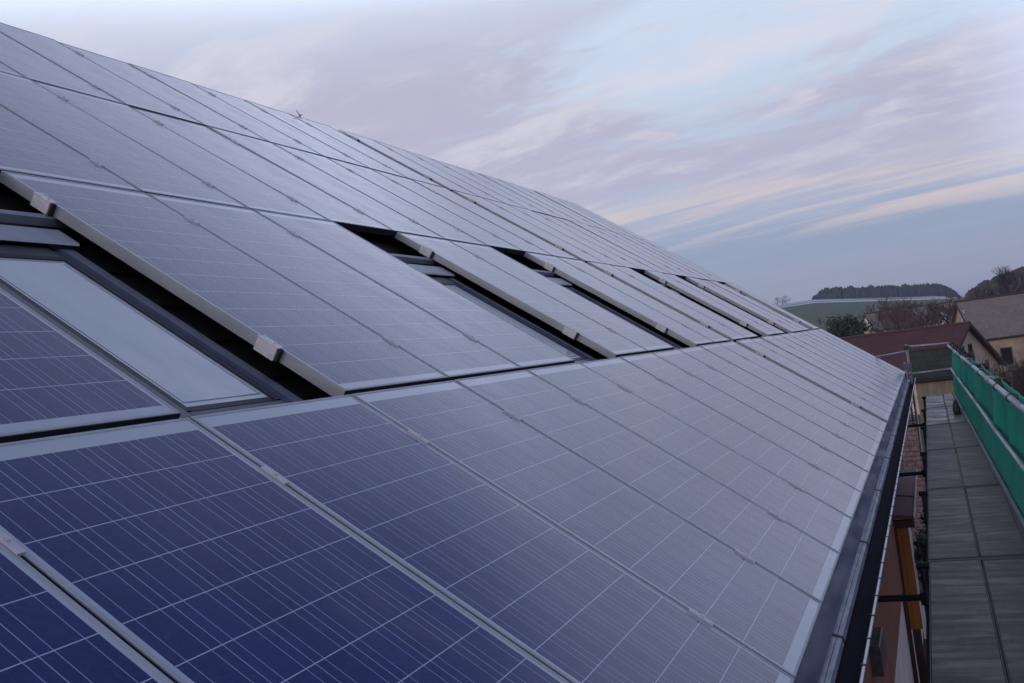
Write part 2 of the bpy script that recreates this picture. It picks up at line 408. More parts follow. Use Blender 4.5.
M['needle'] = mat('evergreen_leaves', (.035, .052, .030), .8, 0, .5, .9)
M['forest'] = mat('forest_mix', (.020, .032, .034), .9, 0, .35, .05, c2=(.030, .032, .030))
M['forest_brown'] = mat('bare_forest', (.058, .046, .048), .9, 0, .4, .08)
M['snow'] = mat('snow', (.72, .74, .80), .8, 0, .08, 2)
M['bundle'] = mat('brown_bundle', (.075, .05, .042), .85, 0, .4, 12, bump=.3)

# ------------------------------------------------------------------ ground
def crest(t):
    if t < -.12: a = .0275 - max(0, (-.12 - t)) * .02
    elif t < .02: a = .0288 - .118 * (t + .12) if t > -.10 else .0288
    else: a = None
    a_l = max(.008, .0288 - .125 * (t + .10)) if t > -.10 else .0284
    a_r = min(.031, .0150 + (t - .05) * .25)
    k = min(1, max(0, (t - .012) / .04)); k = k * k * (3 - 2 * k)
    return a_l * (1 - k) + a_r * k, 870 * (1 - k) + 480 * k
def ground_z(x, y):
    rxx, ryy = x - CW.x, y - CW.y
    d = math.hypot(rxx, ryy)
    if ryy > 0 and abs(rxx) < ryy * .7:
        t = rxx / ryy; a, D = crest(t); d = ryy
    else: a, D = .010, 900
    if d < 60: return -6.5 + .10 * noise.noise(Vector((x * .15, y * .15, 0)))
    if d < D:
        s = (d - 60) / (D - 60); z = -6.5 + (a * D + 6.5) * s ** 1.15
    else: z = a * D - (d - D) * .035 - max(0, d - D) ** 2 * .00002
    fade = min(1, (d - 60) / 120)
    return z + fade * (.6 * noise.noise(Vector((x * .012, y * .012, 3)))) + (0.10 * noise.noise(Vector((x * .15, y * .15, 0))) if d < 120 else 0)

def make_ground():
    mb = MB()
    ds = [0.0, 4, 8, 13, 19, 26, 34, 43, 52, 60, 72, 86, 102, 122, 146, 175, 210, 250, 300, 350, 400, 440, 470, 500, 550, 610, 680, 740, 790, 830, 860, 880, 910, 960, 1050, 1300, 1800, 2600, 4000, 7000]
    angs = []
    a = -180.0
    while a < 180: 
        angs.append(a); a += .5 if -14 <= a < 12 else (2.0 if -40 <= a < 40 else 8.0)
    n = len(angs)
    mb.v.append((CW.x, CW.y, -6.5))
    for d in ds[1:]:
        for a in angs:
            x, y = CW.x + d * math.sin(R(a)), CW.y + d * math.cos(R(a))
            z = ground_z(x, y) if d < 1400 else max(-40, ground_z(x, y)) - (0 if d < 2600 else 10)
            mb.v.append((x, y, max(z, -45)))
    for i in range(n): mb.f.append((0, 1 + (i + 1) % n, 1 + i))
    for k in range(len(ds) - 2):
        b = 1 + k * n
        for i in range(n):
            j = (i + 1) % n; mb.f.append((b + i, b + j, b + n + j, b + n + i))
    m = bpy.data.materials.new('winter_ground'); m.use_nodes = True
    t = NT(m.node_tree); b = m.node_tree.nodes['Principled BSDF']
    o = t.n('ShaderNodeTexCoord').outputs['Object']
    s = t.n('ShaderNodeSeparateXYZ'); t.put(s.inputs[0], o)
    n1 = t.noise(o, .45, 7, .68); n2 = t.noise(o, 3.5, 7, .7)
    c = t.mix(t.sstep(n1, .4, .62), (.045, .038, .030), (.040, .050, .024))
    c = t.mix(t.m('MULTIPLY', t.sstep(n2, .55, .75), .45), c, (.12, .10, .085))
    far = t.sstep(s.outputs[1], 150, 240)
    fn = t.noise(t.mapping(o, (.35, 1.6, 1)), .011, 4, .5)
    fld = t.mix(t.sstep(fn, .42, .60), (.040, .098, .036), (.070, .085, .042))
    fld = t.mix(t.m('MULTIPLY', t.sstep(t.noise(t.mapping(o, (.2, 2.5, 1)), .02, 6, .6), .5, .7), .5), fld, (.034, .062, .034))
    c = t.mix(far, c, fld)
    sn = t.noise(t.mapping(o, (.22, 1.1, 1)), .020, 6, .6)
    hi = t.m('MULTIPLY', t.sstep(s.outputs[1], 480, 800), .31)
    c = t.mix(t.sstep(t.m('ADD', sn, hi), .74, .84), c, (.66, .69, .76))
    rt = t.m('MULTIPLY', t.sstep(s.outputs[0], 20, 30), t.m('MULTIPLY', t.sstep(s.outputs[1], 385, 415), t.m('SUBTRACT', 1.0, t.sstep(s.outputs[1], 452, 462))))
    c = t.mix(t.m('MULTIPLY', rt, t.sstep(sn, .40, .50)), c, (.64, .67, .74))
    t.put(b.inputs['Base Color'], c); b.inputs['Roughness'].default_value = .95
    o_ = mb.build('ground', m, smooth=True); tag(o_, kind='structure')
make_ground()

# ------------------------------------------------------------------ the house under the panels
ROOF_N = -.17
U0, U1 = -4.0, 21.34
V_E, V_T = -2.20, 6.60
house = thing('house', 'long house whose roof carries the solar panels, red brown wall below the gutter', 'house', Vector((-2, 8, -6.5)))
def RV(x, y, z): return RW(y, x, z)            # profile x = up the slope, y = along the eave, z = off the roof
mb = MB()
mb.box(V_E, V_T, U0, U1, ROOF_N - .22, ROOF_N, lambda x, y, z: RW(y, x, z))
# low tile ribs so that the covering seen in the gaps is not a flat sheet
u = U0 + .1
roof = mb.build('roof', M['roof_dark'], house)
mb = MB()
v = 0.05
while v < 2.3:
    mb.box(v, v + .30, U0 + .02, U1 - .02, ROOF_N + .002, ROOF_N + .02, lambda x, y, z: RW(y, x, z + (x - v) * -.03))
    v += .34
mb.build('tile_course', M['roof_dark'], roof)
ridge_pt = RW(0, V_T, ROOF_N)
mb = MB()                                      # the slope behind the ridge
for yy in (0,):
    p = [(ridge_pt.x, ridge_pt.z - .005), (ridge_pt.x - 7.0, ridge_pt.z - .005 - 7.0 * math.tan(TH)), (ridge_pt.x - 7.0, ridge_pt.z - .225 - 7.0 * math.tan(TH)), (ridge_pt.x, ridge_pt.z - .25)]
    mb.extrude(p, U0, U1)
mb.build('rear_roof', M['roof_dark'], house)
mb = MB()                                      # half round ridge tiles
rc = RW(0, 6.60, -.125)
y = U0
while y < U1 - .05:
    y1 = min(y + .40, U1)
    prof = [(rc.x + .115 * math.cos(a) - .02, rc.z + .115 * math.sin(a) - .02) for a in [R(k) for k in range(-20, 201, 22)]]
    mb.extrude(prof, y, y1 - .012)
    y += .40
mb.build('ridge_tiles', M['roof_dark'], roof)
ex, ez = RW(0, -2.067, 0).x, RW(0, -2.067, 0).z          # lower edge of the panel field
mb = MB()
mb.box(-2.168, -1.90, U0, U1, -.106, -.100, lambda x, y, z: RW(y, x, z))
mb.build('eave_sheet', M['flash_blue'], house)
y = U0
mb = MB()
while y < U1:
    y1 = min(y + 2.02, U1)
    mb.extrude([(ex - .040, ez - .142), (ex + .056, ez - .172), (ex + .062, ez - .200), (ex + .058, ez - .201), (ex + .052, ez - .176), (ex - .040, ez - .146)], y, y1 - .012)
    y += 2.02
drip = mb.build('drip_edge', M['drip'], house)
mb = MB()
y = U0 + 2.02
while y < U1 - .1:
    mb.extrude([(ex - .038, ez - .136), (ex + .058, ez - .168), (ex + .065, ez - .202), (ex + .061, ez - .203), (ex + .054, ez - .174), (ex - .038, ez - .142)], y - .016, y + .010)
    y += 2.02
mb.build('joint_strip', M['black'], drip)
gc = (ex + .104, ez - .165); gr = .072
prof = [(gc[0] + gr * math.cos(R(a)), gc[1] + gr * math.sin(R(a))) for a in range(180, 361, 15)]
prof2 = [(gc[0] + (gr - .004) * math.cos(R(a)), gc[1] + (gr - .004) * math.sin(R(a))) for a in range(360, 179, -15)]
mb = MB(); mb.extrude(prof + prof2, U0, U1 + .04)
gut = mb.build('gutter', M['gutter'], house, smooth=False)
mb = MB(); mb.tube((gc[0] + gr, U0, gc[1] + .006), (gc[0] + gr, U1 + .04, gc[1] + .006), .0085, seg=10)
mb.build('bead', M['bead'], gut)
y = U0 + .2
k = 0
while y < U1:
    mb = MB()
    pr_ = [(gc[0] + (gr + .004) * math.cos(R(a)), gc[1] + (gr + .004) * math.sin(R(a))) for a in range(200, 361, 20)]
    pr_ += [(gc[0] + gr + .011, gc[1] + .015), (gc[0] + gr - .012, gc[1] + .018), (gc[0] + gr - .012, gc[1] + .015), (gc[0] + gr + .007, gc[1] + .012)]
    pr_ += [(gc[0] + (gr + .001) * math.cos(R(a)), gc[1] + (gr + .001) * math.sin(R(a))) for a in range(360, 199, -20)]
    mb.extrude(pr_, y, y + .012)
    mb.build('clip', M['black'], gut)
    y += .36; k += 1
WX = 1.35                                      # face of the long wall
mb = MB(); mb.box(WX - .35, WX, U0 + .3, U1 - .25, -4.2, -1.42)
wall = mb.build('upper_wall', M['facade_red'], house)
mb = MB(); mb.box(WX - .35, WX - .03, U0 + .3, U1 - .25, -7.2, -4.203)
mb.build('lower_wall', M['facade_white'], house)
mb = MB(); mb.box(WX + .002, ex + .03, U0, U1 - .02, -1.46, -1.40)
mb.build('soffit', M['dark_wood'], house)
mb = MB()                                      # far and near gable walls
for yy in (U0 + .3, U1 - .55):
    b = [(WX - .352, -7.2), (WX - .352, RW(0, 0, -.42).z - (WX - .352 - RW(0, 0, -.42).x) * math.tan(TH)), (ridge_pt.x, ridge_pt.z - .30), (ridge_pt.x - 6.6, ridge_pt.z - .35 - 6.6 * math.tan(TH)), (ridge_pt.x - 6.6, -7.2)]
    mb.extrude(b, yy, yy + .3)
mb.build('gable_wall', M['facade_red'], house)
mb = MB(); mb.box(ridge_pt.x - 6.6, ridge_pt.x - 6.3, U0 + .61, U1 - .56, -7.2, ridge_pt.z - .40 - 6.6 * math.tan(TH))
mb.build('rear_wall', M['facade_white'], house)
# small dark box with an iron hook on the wall
bx = thing('wall_box', 'small dark box fixed high on the red brown wall under the gutter', 'box', Vector((WX, 7.6, -3.15)))
mb = MB(); mb.box(WX + .001, WX + .10, 7.30, 7.95, -3.30, -3.02, ch=.01); mb.build('box_body', M['galv_dark'], bx)
mb = MB(); mb.path([(WX, 7.15, -3.34), (WX + .12, 7.15, -3.34), (WX + .14, 7.15, -3.38), (WX + .14, 7.15, -3.44)], .012); mb.build('hook', M['black'], bx)

# ------------------------------------------------------------------ solar panels
FR_H, FL = .055, .012
ROWS = {1: (-2.067, 2.040), 2: (.006, 2.198), 3: (2.232, 2.218), 4: (4.474, 2.086)}     # lower edge and length of each row
WG = .25                                       # the wide gap after the tenth column
WID = .988
def panel_meshes(L):
    fr = MB()
    def ring(z0, z1, a, b):                    # frame bars: long sides then short sides butting between them
        fr.box(0, b, 0, L, z0, z1); fr.box(WID - b, WID, 0, L, z0, z1)
        fr.box(b, WID - b, 0, b, z0, z1); fr.box(b, WID - b, L - b, L, z0, z1)
    c = .002
    for (x0, x1, y0, y1) in ((0, FL, 0, L), (WID - FL, WID, 0, L), (FL, WID - FL, 0, FL), (FL, WID - FL, L - FL, L)):
        fr.box(x0, x1, y0, y1, -FR_H, 0, ch=c)
    frm = fr.mesh('frame'); frm.materials.append(M['alu'])
    la = MB(); z = -.003
    x0, x1, y0, y1 = FL, WID - FL, FL, L - FL
    mu, mv = .014, .058                        # pale margin left and right, above and below the cells
    mb_ = .040
    cu, cv = (WID - 2 * (FL + mu)) / 6.0, (L - 2 * FL - mv - mb_) / 12.0
    ox, oy = FL + mu, FL + mb_
    def uvp(x, y): return ((x - ox) / cu, (y - oy) / cv)
    la.quad([(x0, y0, z), (x1, y0, z), (x1, y1, z), (x0, y1, z)], [uvp(x0, y0), uvp(x1, y0), uvp(x1, y1), uvp(x0, y1)])
    la.quad([(x0, y1, z - .006), (x1, y1, z - .006), (x1, y0, z - .006), (x0, y0, z - .006)], [(-1, -1)] * 4)
    lam = la.mesh('laminate'); lam.materials.append(M['cells'])
    return frm, lam
PM = {r: panel_meshes(L) for r, (v0, L) in ROWS.items()}
def clamp_mesh():
    mb = MB(); mb.box(-.0125, .0125, -.050, .050, .0005, .007, ch=.002); mb.box(-.006, .006, -.05, .05, -.0045, .0005)
    mb.tube((0, 0, .007), (0, 0, .012), .008, seg=6)
    me = mb.mesh('clamp'); me.materials.append(M['alu_bright']); return me
def end_clamp_mesh():
    mb = MB()
    mb.box(-.034, -.001, -.055, .055, -.056, .004, ch=.004); mb.box(-.036, .012, -.058, .058, .0045, .010, ch=.002)
    mb.box(-.030, -.010, -.057, -.0555, -.048, -.006)
    mb.tube((-.018, -.02, .010), (-.018, -.02, .018), .009, seg=6)
    me = mb.mesh('end_clamp'); me.materials.append(M['clamp_white']); return me
def dark_notch_mesh():
    mb = MB(); mb.box(-.028, -.003, -.070, -.0585, -.055, .004)
    me = mb.mesh('clamp_notch'); me.materials.append(M['black']); return me
def edge_shade_mesh():
    mb = MB(); mb.box(.001, WID - .001, -.004, -.0005, -.054, -.004)  # dark strip standing for the shade on the lower edge face
    me = mb.mesh('edge_shade'); me.materials.append(M['gap_shade']); return me
def joint_shade_mesh(L):
    mb = MB(); mb.box(WID + .0004, WID + .0116, .002, L - .002, -.050, -.005)  # dark filler painted in as shade between neighbouring panels
    me = mb.mesh('joint_shade'); me.materials.append(M['gap_shade']); return me
JM = {r: joint_shade_mesh(L) for r, (v0, L) in ROWS.items()}
EDGE_SH = edge_shade_mesh()
CL, EC, DN = clamp_mesh(), end_clamp_mesh(), dark_notch_mesh()
SKY_COLS = [0, 4, 7, 12, 15, 19]               # columns of row two left open for the skylights
NCOL = range(-2, 21)
ORD = ['', 'first', 'second', 'third', 'fourth', 'fifth', 'sixth', 'seventh', 'eighth', 'ninth', 'tenth', 'eleventh', 'twelfth', 'thirteenth']
ROWN = {1: 'gutter row', 2: 'skylight row', 3: 'third row', 4: 'ridge row'}
def colu(k): return k + (WG if k >= 10 else 0)
def child(name, me, parent, loc=(0, 0, 0)):
    o = bpy.data.objects.new(name, me); COL.objects.link(o); o.parent = parent; o.location = loc; return o
for r, (v0, L) in ROWS.items():
    cols = [k for k in NCOL if not (r == 2 and k in SKY_COLS)]
    before = [k for k in cols if k < 10]; after = [k for k in cols if k >= 10]
    for k in cols:
        if k < 10:
            i = len(before) - before.index(k); side = 'on the near side of'
        else:
            i = after.index(k) + 1; side = 'beyond'
        lab = 'blue solar panel in the %s, %s %s the wide gap' % (ROWN[r], ORD[i], side)
        jit = Matrix.Rotation(rnd.gauss(0, .0018), 4, 'X') @ Matrix.Rotation(rnd.gauss(0, .0018), 4, 'Y')
        root = thing('solar_panel', lab, 'solar panel', roof_matrix(colu(k) + .006, v0, rnd.uniform(-.001, .001)) @ jit, 'solar panels on the roof')
        child('frame', PM[r][0], root); child('laminate', PM[r][1], root)
        if r > 1: child('edge_shade', EDGE_SH, root)
        ends = [(L - .365), .385]
        nxt = (k + 1) in cols and not k + 1 == 10
        prv = (k - 1) in cols and not k == 10
        if nxt: child('joint_shade', JM[r], root)
        jj = [rnd.uniform(-.03, .03) for _ in ends]
        for e, j in zip(ends, jj):
            if nxt: child('clamp', CL, root, (WID + .006, e + j * .3, 0))
        if not prv:
            for e in ends:
                ec = child('end_clamp', EC, root, (0, e + .03, 0))
                child('clamp_notch', DN, ec)

# rails of the skylight row: the upper one runs through above the skylights, the lower ones stop at each of them
v2, L2 = ROWS[2]
def rail(u0, u1, v, label):
    t = thing('mounting_rail', label, 'rail', roof_matrix(u0, v, -FR_H - .002))
    mb = MB(); n = u1 - u0
    mb.box(0, n, -.022, .022, -.045, 0, ch=.003); mb.build('rail_profile', M['rail'], t, world=False)
    mb = MB()
    for i in range(max(1, int(n / 1.3)) + 1):
        x = min(n - .06, .05 + i * 1.3); mb.box(x - .02, x + .02, -.03, .03, -.124, -.0455)
        mb.build('roof_hook', M['black'], t, world=False); mb = MB()
rail(-2.0, 10.0, v2 + L2 - .40, 'aluminium rail crossing the gaps above the near skylights')
rail(10.25, 21.2, v2 + L2 - .40, 'aluminium rail crossing the gaps above the far skylights')

# ------------------------------------------------------------------ skylights
def skylight(k, label):
    u = colu(k)
    t = thing('skylight', label, 'skylight', roof_matrix(u, .05, ROOF_N), 'skylights between the panels')
    H = .085                                    # top of the frame off the roof
    x0, x1, y0, y1 = .10, .885, .02, 1.45
    mb = MB()
    for (a, b, c, d) in ((x0, x0 + .105, y0, y1), (x1 - .105, x1, y0, y1)): mb.box(a, b, c, d, 0.0, H, ch=.018)
    mb.box(x0 + .105, x1 - .105, y0, y0 + .07, 0, H - .012, ch=.01)
    mb.build('frame', M['skyframe'], t, world=False)
    mb = MB()                                   # dark seal between frame and pane, dark upper sash
    mb.box(x0 + .1055, x0 + .142, y0 + .07, y1 - .02, .02, H - .012); mb.box(x1 - .142, x1 - .1055, y0 + .07, y1 - .02, .02, H - .012)
    mb.box(x0 + .142, x1 - .142, y0 + .0705, y0 + .10, .02, H - .016)
    mb.box(x0 + .142, x1 - .142, 1.34, y1, .02, H - .004, ch=.01)
    sash = mb.build('sash', M['skyframe_dark'], t, world=False)
    gl = MB(); gl.box(x0 + .143, x1 - .143, y0 + .101, 1.339, .050, .066)
    gl.build('pane', M['pane'], t, world=False)
    mb = MB(); mb.box(x0 + .165, x1 - .165, y0 + .13, y0 + .134, .0665, .0685)
    for xx in (x0 + .17, x1 - .172): mb.box(xx, xx + .003, y0 + .135, 1.31, .0665, .0675)
    mb.build('pane_spacer', M['hood'], sash, world=False)
    mb = MB()                                   # sheet hood over the head of the window
    mb.extrude([(1.452, .098), (1.46, .108), (1.60, .108), (1.66, .040), (1.66, .034), (1.598, .100), (1.462, .100), (1.456, .092)], x0 - .03, x1 + .03, lambda x, y, z: (y, x, z))
    mb.build('hood', M['hood'], t, world=False)
    mb = MB(); mb.box(x0 - .08, x1 + .08, 1.67, 1.70, .022, .062, ch=.004); mb.build('head_flashing', M['hood'], t, world=False)
    mb = MB()
    mb.box(x1 + .002, x1 + .07, y0, 1.64, .021, .026); mb.build('side_flashing', M['black'], t, world=False)
    mb = MB(); mb.box(x0 - .07, x0 - .002, y0, 1.64, .021, .026); mb.build('side_flashing', M['black'], t, world=False)
    return t
def mat_pane():
    m = bpy.data.materials.new('misted_skylight_glass'); m.use_nodes = True
    t = NT(m.node_tree); b = m.node_tree.nodes['Principled BSDF']
    o = t.n('ShaderNodeTexCoord').outputs['Object']
    nz = t.noise(t.mapping(o, (1.4, .7, 1)), 2.0, 6, .6)
    nf = t.noise(o, 40, 5, .7)
    c = t.mix(t.sstep(nz, .3, .7), (.54, .59, .62), (.46, .51, .555))
    c = t.mix(t.m('MULTIPLY', t.sstep(nf, .55, .8), .25), c, (.36, .41, .45))
    so = t.n('ShaderNodeSeparateXYZ'); t.put(so.inputs[0], o)
    mist = t.m('MULTIPLY', t.m('SUBTRACT', 1.0, t.sstep(so.outputs[1], .1, 1.3)), t.sstep(t.noise(t.mapping(o, (2, 1, 1)), 1.6, 7, .65), .28, .62))
    c = t.mix(t.m('MULTIPLY', mist, .7), c, (.74, .75, .77))
    t.put(b.inputs['Base Color'], c); t.put(b.inputs['Roughness'], t.m('ADD', .05, t.m('MULTIPLY', nz, .10)))
    return m
M['pane'] = mat_pane()
SKY_LAB = {0: 'nearest skylight, large pale pane showing left of the three near panels',
           4: 'second skylight from the near end, narrow strip of pane showing',
           7: 'third skylight from the near end, last one before the wide gap',
           12: 'first skylight beyond the wide gap, seen only as a dark slit',
           15: 'second skylight beyond the wide gap, seen only as a thin slit',
           19: 'farthest skylight, a faint slit near the far gable edge'}
for k in SKY_COLS: skylight(k, SKY_LAB[k])

# small lightning spike standing on the ridge
t = thing('lightning_rod', 'tiny dark forked spike standing on the roof ridge', 'lightning rod', RW(9.35, 6.60, 0))
p = RW(9.35, 6.60, -.03)
mb = MB(); mb.tube(p, p + Vector((0, 0, .06)), .012, .008); mb.tube(p + Vector((0, 0, .05)), p + Vector((.015, -.09, .10)), .007, .005); mb.build('rod', M['black'], t)
mb = MB(); mb.tube(p + Vector((0, 0, .05)), p + Vector((0, .06, .07)), .006, .006); mb.build('cable_arm', M['black'], t)

# ------------------------------------------------------------------ scaffold
DZ = -1.707
BAY = [-4.29, -1.22, 1.85, 4.92, 7.99, 11.06, 14.13, 17.20, 20.27]
def xo(y): return 2.775 - .0125 * (y - 5)      # the outer rail line drifts slightly inwards
def xi(y): return 2.045 - .0020 * (y - 5)
sc = thing('scaffold', 'tubular scaffold with grey guard rails standing in front of the house', 'scaffold', Vector((2.4, 8, -6.5)))
for y in BAY[1:]:
    mb = MB(); mb.tube((xo(y) + .165, y, -6.7), (xo(y) + .165, y, -.66), .024, seg=10); mb.build('post', M['galv_dark'], sc, smooth=True)
    mb = MB(); mb.tube((xi(y) - .035, y, -6.7), (xi(y) - .035, y, DZ - .05), .024, seg=10); mb.build('post', M['galv_dark'], sc, smooth=True)
    mb = MB(); mb.tube((xi(y) - .08, y, DZ - .034), (xo(y) + .19, y, DZ - .034), .024, seg=10)
    mb.box(xi(y), xo(y) - .05, y - .034, y + .034, DZ - .012, DZ - .002); mb.build('transom', M['transom'], sc, smooth=False)
    mb = MB(); mb.box(xo(y) + .028, xo(y) + .185, y - .035, y + .035, -.75, -.70, ch=.01); mb.build('coupler', M['rust'], sc)
for a, b in zip(BAY[:-1], BAY[1:]):
    mb = MB(); mb.tube((xo(a), a, -.725 + rnd.uniform(-.008, .008)), (xo(b), b + .06, -.725 + rnd.uniform(-.008, .008)), .024, seg=12); mb.build('guard_rail', M['galv'], sc, smooth=True)
    mb = MB(); mb.tube((xo(a) - .005, a, -1.215 + rnd.uniform(-.012, .012)), (xo(b) - .005, b + .05, -1.215 + rnd.uniform(-.012, .012)), .021, seg=12); mb.build('mid_rail', M['galv'], sc, smooth=True)
    mb = MB(); mb.box(0, .03, a + .03, b - .03, DZ - .005, DZ + .055, lambda x, y, z: (x + xo(y) - .055, y, z), ch=.004); mb.build('toe_board', M['toe'], sc)
    mb = MB(); mb.tube((xi(a) - .035, a, DZ - .32), (xi(b) - .035, b, DZ - .32), .021, seg=8); mb.build('ledger', M['galv_dark'], sc)
# end frame across the far end of the deck, with a return rail towards the gable
ye = 20.62
XL, XR = 1.775, 2.56
mb = MB(); mb.tube((XL, ye, -6.7), (XL, ye, -.59), .025, seg=10); mb.build('end_post', M['galv'], sc, smooth=True)
mb = MB(); mb.tube((XL - .09, ye + .30, -2.4), (XL - .09, ye + .30, -.98), .022, seg=10); mb.build('end_post', M['galv'], sc, smooth=True)
for z0, z1, r_ in ((-.645, -.680, .024), (-1.232, -1.222, .022)):
    mb = MB(); mb.tube((XL - .05, ye - .04, z0), (XR + .06, ye - .04, z1), r_, seg=10); mb.build('end_rail', M['galv'], sc, smooth=True)
mb = MB(); mb.tube((XL + .02, ye + .05, -.735), (.60, ye + .9, -.86), .022, seg=10); mb.build('return_rail', M['galv'], sc, smooth=True)
mb = MB()
for z in (-1.86, -2.08, -2.30): mb.tube((XL - .12, ye + .29, z), (XL + .02, ye + .02, z), .013, seg=8)
mb.build('rungs', M['galv'], sc)
mb = MB(); mb.box(XL - .12, XL + .05, ye - .05, ye + .05, -1.14, -1.0, ch=.015); mb.build('coupler', M['coupler'], sc)
mb = MB(); mb.box(XL - .05, XL + .04, ye - .07, ye + .04, -.70, -.62, ch=.012); mb.build('coupler', M['rust'], sc)
# ties into the wall
for y, z in ((5.15, -2.02), (11.3, -2.02), (17.4, -2.02)):
    mb = MB(); mb.tube((WX, y, z), (xi(y) + .2, y, z), .024, seg=10); mb.box(xi(y) - .09, xi(y) - .0, y - .05, y + .05, z - .045, z + .045, ch=.01); mb.build('wall_tie', M['black'], sc)

BN = ['', 'nearest', 'second', 'third', 'fourth', 'fifth', 'sixth', 'last']
for i, (a, b) in enumerate(zip(BAY[1:-1], BAY[2:])):
    for s in (0, 1):
        wet = i >= 5
        lab = '%s deck plank in the %s bay of the walkway, on the %s side' % ('wet icy' if wet else 'dark grimy', ['camera', 'nearest', 'second', 'third', 'fourth', 'fifth', 'farthest'][i], ['house', 'net'][s])
        x0 = xi(a) + .002 + s * .335
        t = thing('deck_plank', lab, 'plank', Matrix.Translation((x0, a + .03, DZ)) @ Matrix.Rotation(rnd.gauss(0, .003), 4, 'Y') @ Matrix.Rotation(rnd.gauss(0, .0012), 4, 'X'), 'deck planks of the scaffold walkway')
        n = b - a - .06; wd = .325 - (.008 * i if s else 0)
        ox = rnd.uniform(-9, 9)
        mb = MB(); mb.box(.004, wd - .004, .03, n - .03, -.045, 0, ch=.003); o = mb.build('board', M['plank_wet' if wet else 'plank'], t, world=False)
        mb = MB(); mb.box(0, .0035, 0, n, -.05, .0025); mb.box(wd - .0035, wd, 0, n, -.05, .0025); mb.build('side_rail', M['galv_dark'], t, world=False)
        mb = MB(); mb.box(.004, wd - .004, 0, .029, -.05, .001, ch=.003); mb.build('end_cap', M['transom'], t, world=False); mb = MB(); mb.box(.004, wd - .004, n - .029, n, -.05, .001, ch=.003); mb.build('end_cap', M['transom'], t, world=False)

# the green safety net, hung outside the guard rail with sagging folds
mb = MB()
NY, NZ = 420, 14
for j in range(NZ + 1):
    f = j / NZ
    for i in range(NY + 1):
        y = -2.6 + 23.05 * i / NY
        ph = (y - 1.85) / 3.07; ph -= math.floor(ph)
        fold = .075 * noise.noise(Vector((y * 2.4, f * .8, 1))) + .026 * noise.noise(Vector((y * 5.0, f * 1.3, 5)))
        if y > 13: fold *= 1.0 + min(1, (y - 13) / 4) * 1.3
        amp = (.35 + .65 * math.sin(math.pi * min(1, f * 1.05)))
        sag = .035 * math.sin(math.pi * ph) * (1 - f)
        zt = -.700 - .030 * math.sin(math.pi * ph) + (.012 * noise.noise(Vector((y * 3, 0, 9)))) + (.05 * noise.noise(Vector((y * 4.5, 2, 9))) if y > 13.5 else 0)
        z = zt + (DZ - .03 - zt) * f
        mb.v.append((xo(y) + .090 - .115 * f * f + fold * amp * (1 - .8 * f * f), y, z))
for j in range(NZ):
    for i in range(NY):
        a = j * (NY + 1) + i; mb.f.append((a, a + 1, a + NY + 2, a + NY + 1))
net = mb.build('safety_net', M['net'], smooth=True)
sm = net.modifiers.new('thick', 'SOLIDIFY'); sm.thickness = .004
tag(net, 'green scaffold net hanging in folds outside the guard rail', 'net')
# strap ends and couplers bunched on the far part of the rail
for i in range(16):
    y = [1.9, 4.2, 5.9, 7.2, 8.3, 9.6, 11.0, 12.4, 13.3, 14.2, 14.9, 15.6, 16.4, 17.1, 18.0, 19.1][i]
    x = xo(y)
    t = thing('net_tie', 'loop of cord tying the green net to the top guard rail', 'tie', Vector((x, y, -.725)), 'net ties along the guard rail')
    mb = MB(); pts = []
    for q in range(13):
        a = q / 12 * 2 * math.pi; pts.append((x + .012 + .042 * math.cos(a), y + .012 * math.sin(a * .5), -.728 + .034 * math.sin(a)))
    mb.path(pts, .005, 6); mb.build('cord', M['black'] if i % 4 else M['alu'], t)
    if i > 7:
        mb = MB(); mb.path([(x + .02, y, -.70), (x + .05, y + .03, -.63 + rnd.uniform(-.02, .02)), (x + .07, y + .09, -.66), (x + .09, y + .12, -.72)], .014, 6); mb.build('loose_end', M['black'], t)
mb = MB()
pts = [(2.46, 15.55), (2.545, 15.55), (2.56, 15.7), (2.545, 15.84), (2.47, 15.84), (2.455, 15.7)]
for k in range(5):
    z = DZ + .003 + .055 * k; s_ = [1, 1.06, .98, .8, .35][k]
    for (x, y) in pts: mb.v.append((2.508 + (x - 2.508) * s_ + rnd.uniform(-.006, .006), 15.7 + (y - 15.7) * s_ + rnd.uniform(-.01, .01), z * 1.0 + (.0 if k == 0 else rnd.uniform(-.012, .012))))
for k in range(4):
    for i in range(6):
        j = (i + 1) % 6; mb.f.append((k * 6 + i, k * 6 + j, k * 6 + 6 + j, k * 6 + 6 + i))
mb.f.append(tuple(range(5, -1, -1))); mb.f.append(tuple(range(24, 30)))
tag(mb.build('bundle', M['bundle'], smooth=True), 'dark brown bundle left on the far walkway against the net', 'bundle')

# ------------------------------------------------------------------ below the gutter: porch, boards, brick pier
po = thing('porch', 'small porch with dark red roof and orange boarded side below the gutter', 'porch', Vector((1.5, 16, -6.5)))
mb = MB()
mb.box(1.10, 1.66, 14.1, 19.2, -3.06, -3.0, lambda x, y, z: (x, y, z - (x - 1.1) * .12)); pr_ = mb.build('roof', M['red_sheet'], po)
mb = MB(); mb.box(1.10, 1.662, 15.85, 15.97, -3.0, -2.985, lambda x, y, z: (x, y, z - (x - 1.1) * .12)); mb.build('roof_seam', M['black'], pr_)
mb = MB(); mb.box(1.662, 1.678, 14.08, 19.2, -3.10, -3.05); mb.build('trim', M['white_trim'], pr_)
mb = MB(); mb.box(1.36, 1.655, 14.15, 14.25, -3.26, -3.14); mb.build('beam', M['dark_wood'], po)
mb = MB(); mb.box(1.385, 1.555, 14.20, 14.26, -4.85, -3.262); mb.build('side_panel', M['orange_boards'], po)
mb = MB(); mb.box(1.322, 1.384, 14.14, 14.24, -6.6, -3.262); mb.build('post', M['dark_wood'], po)
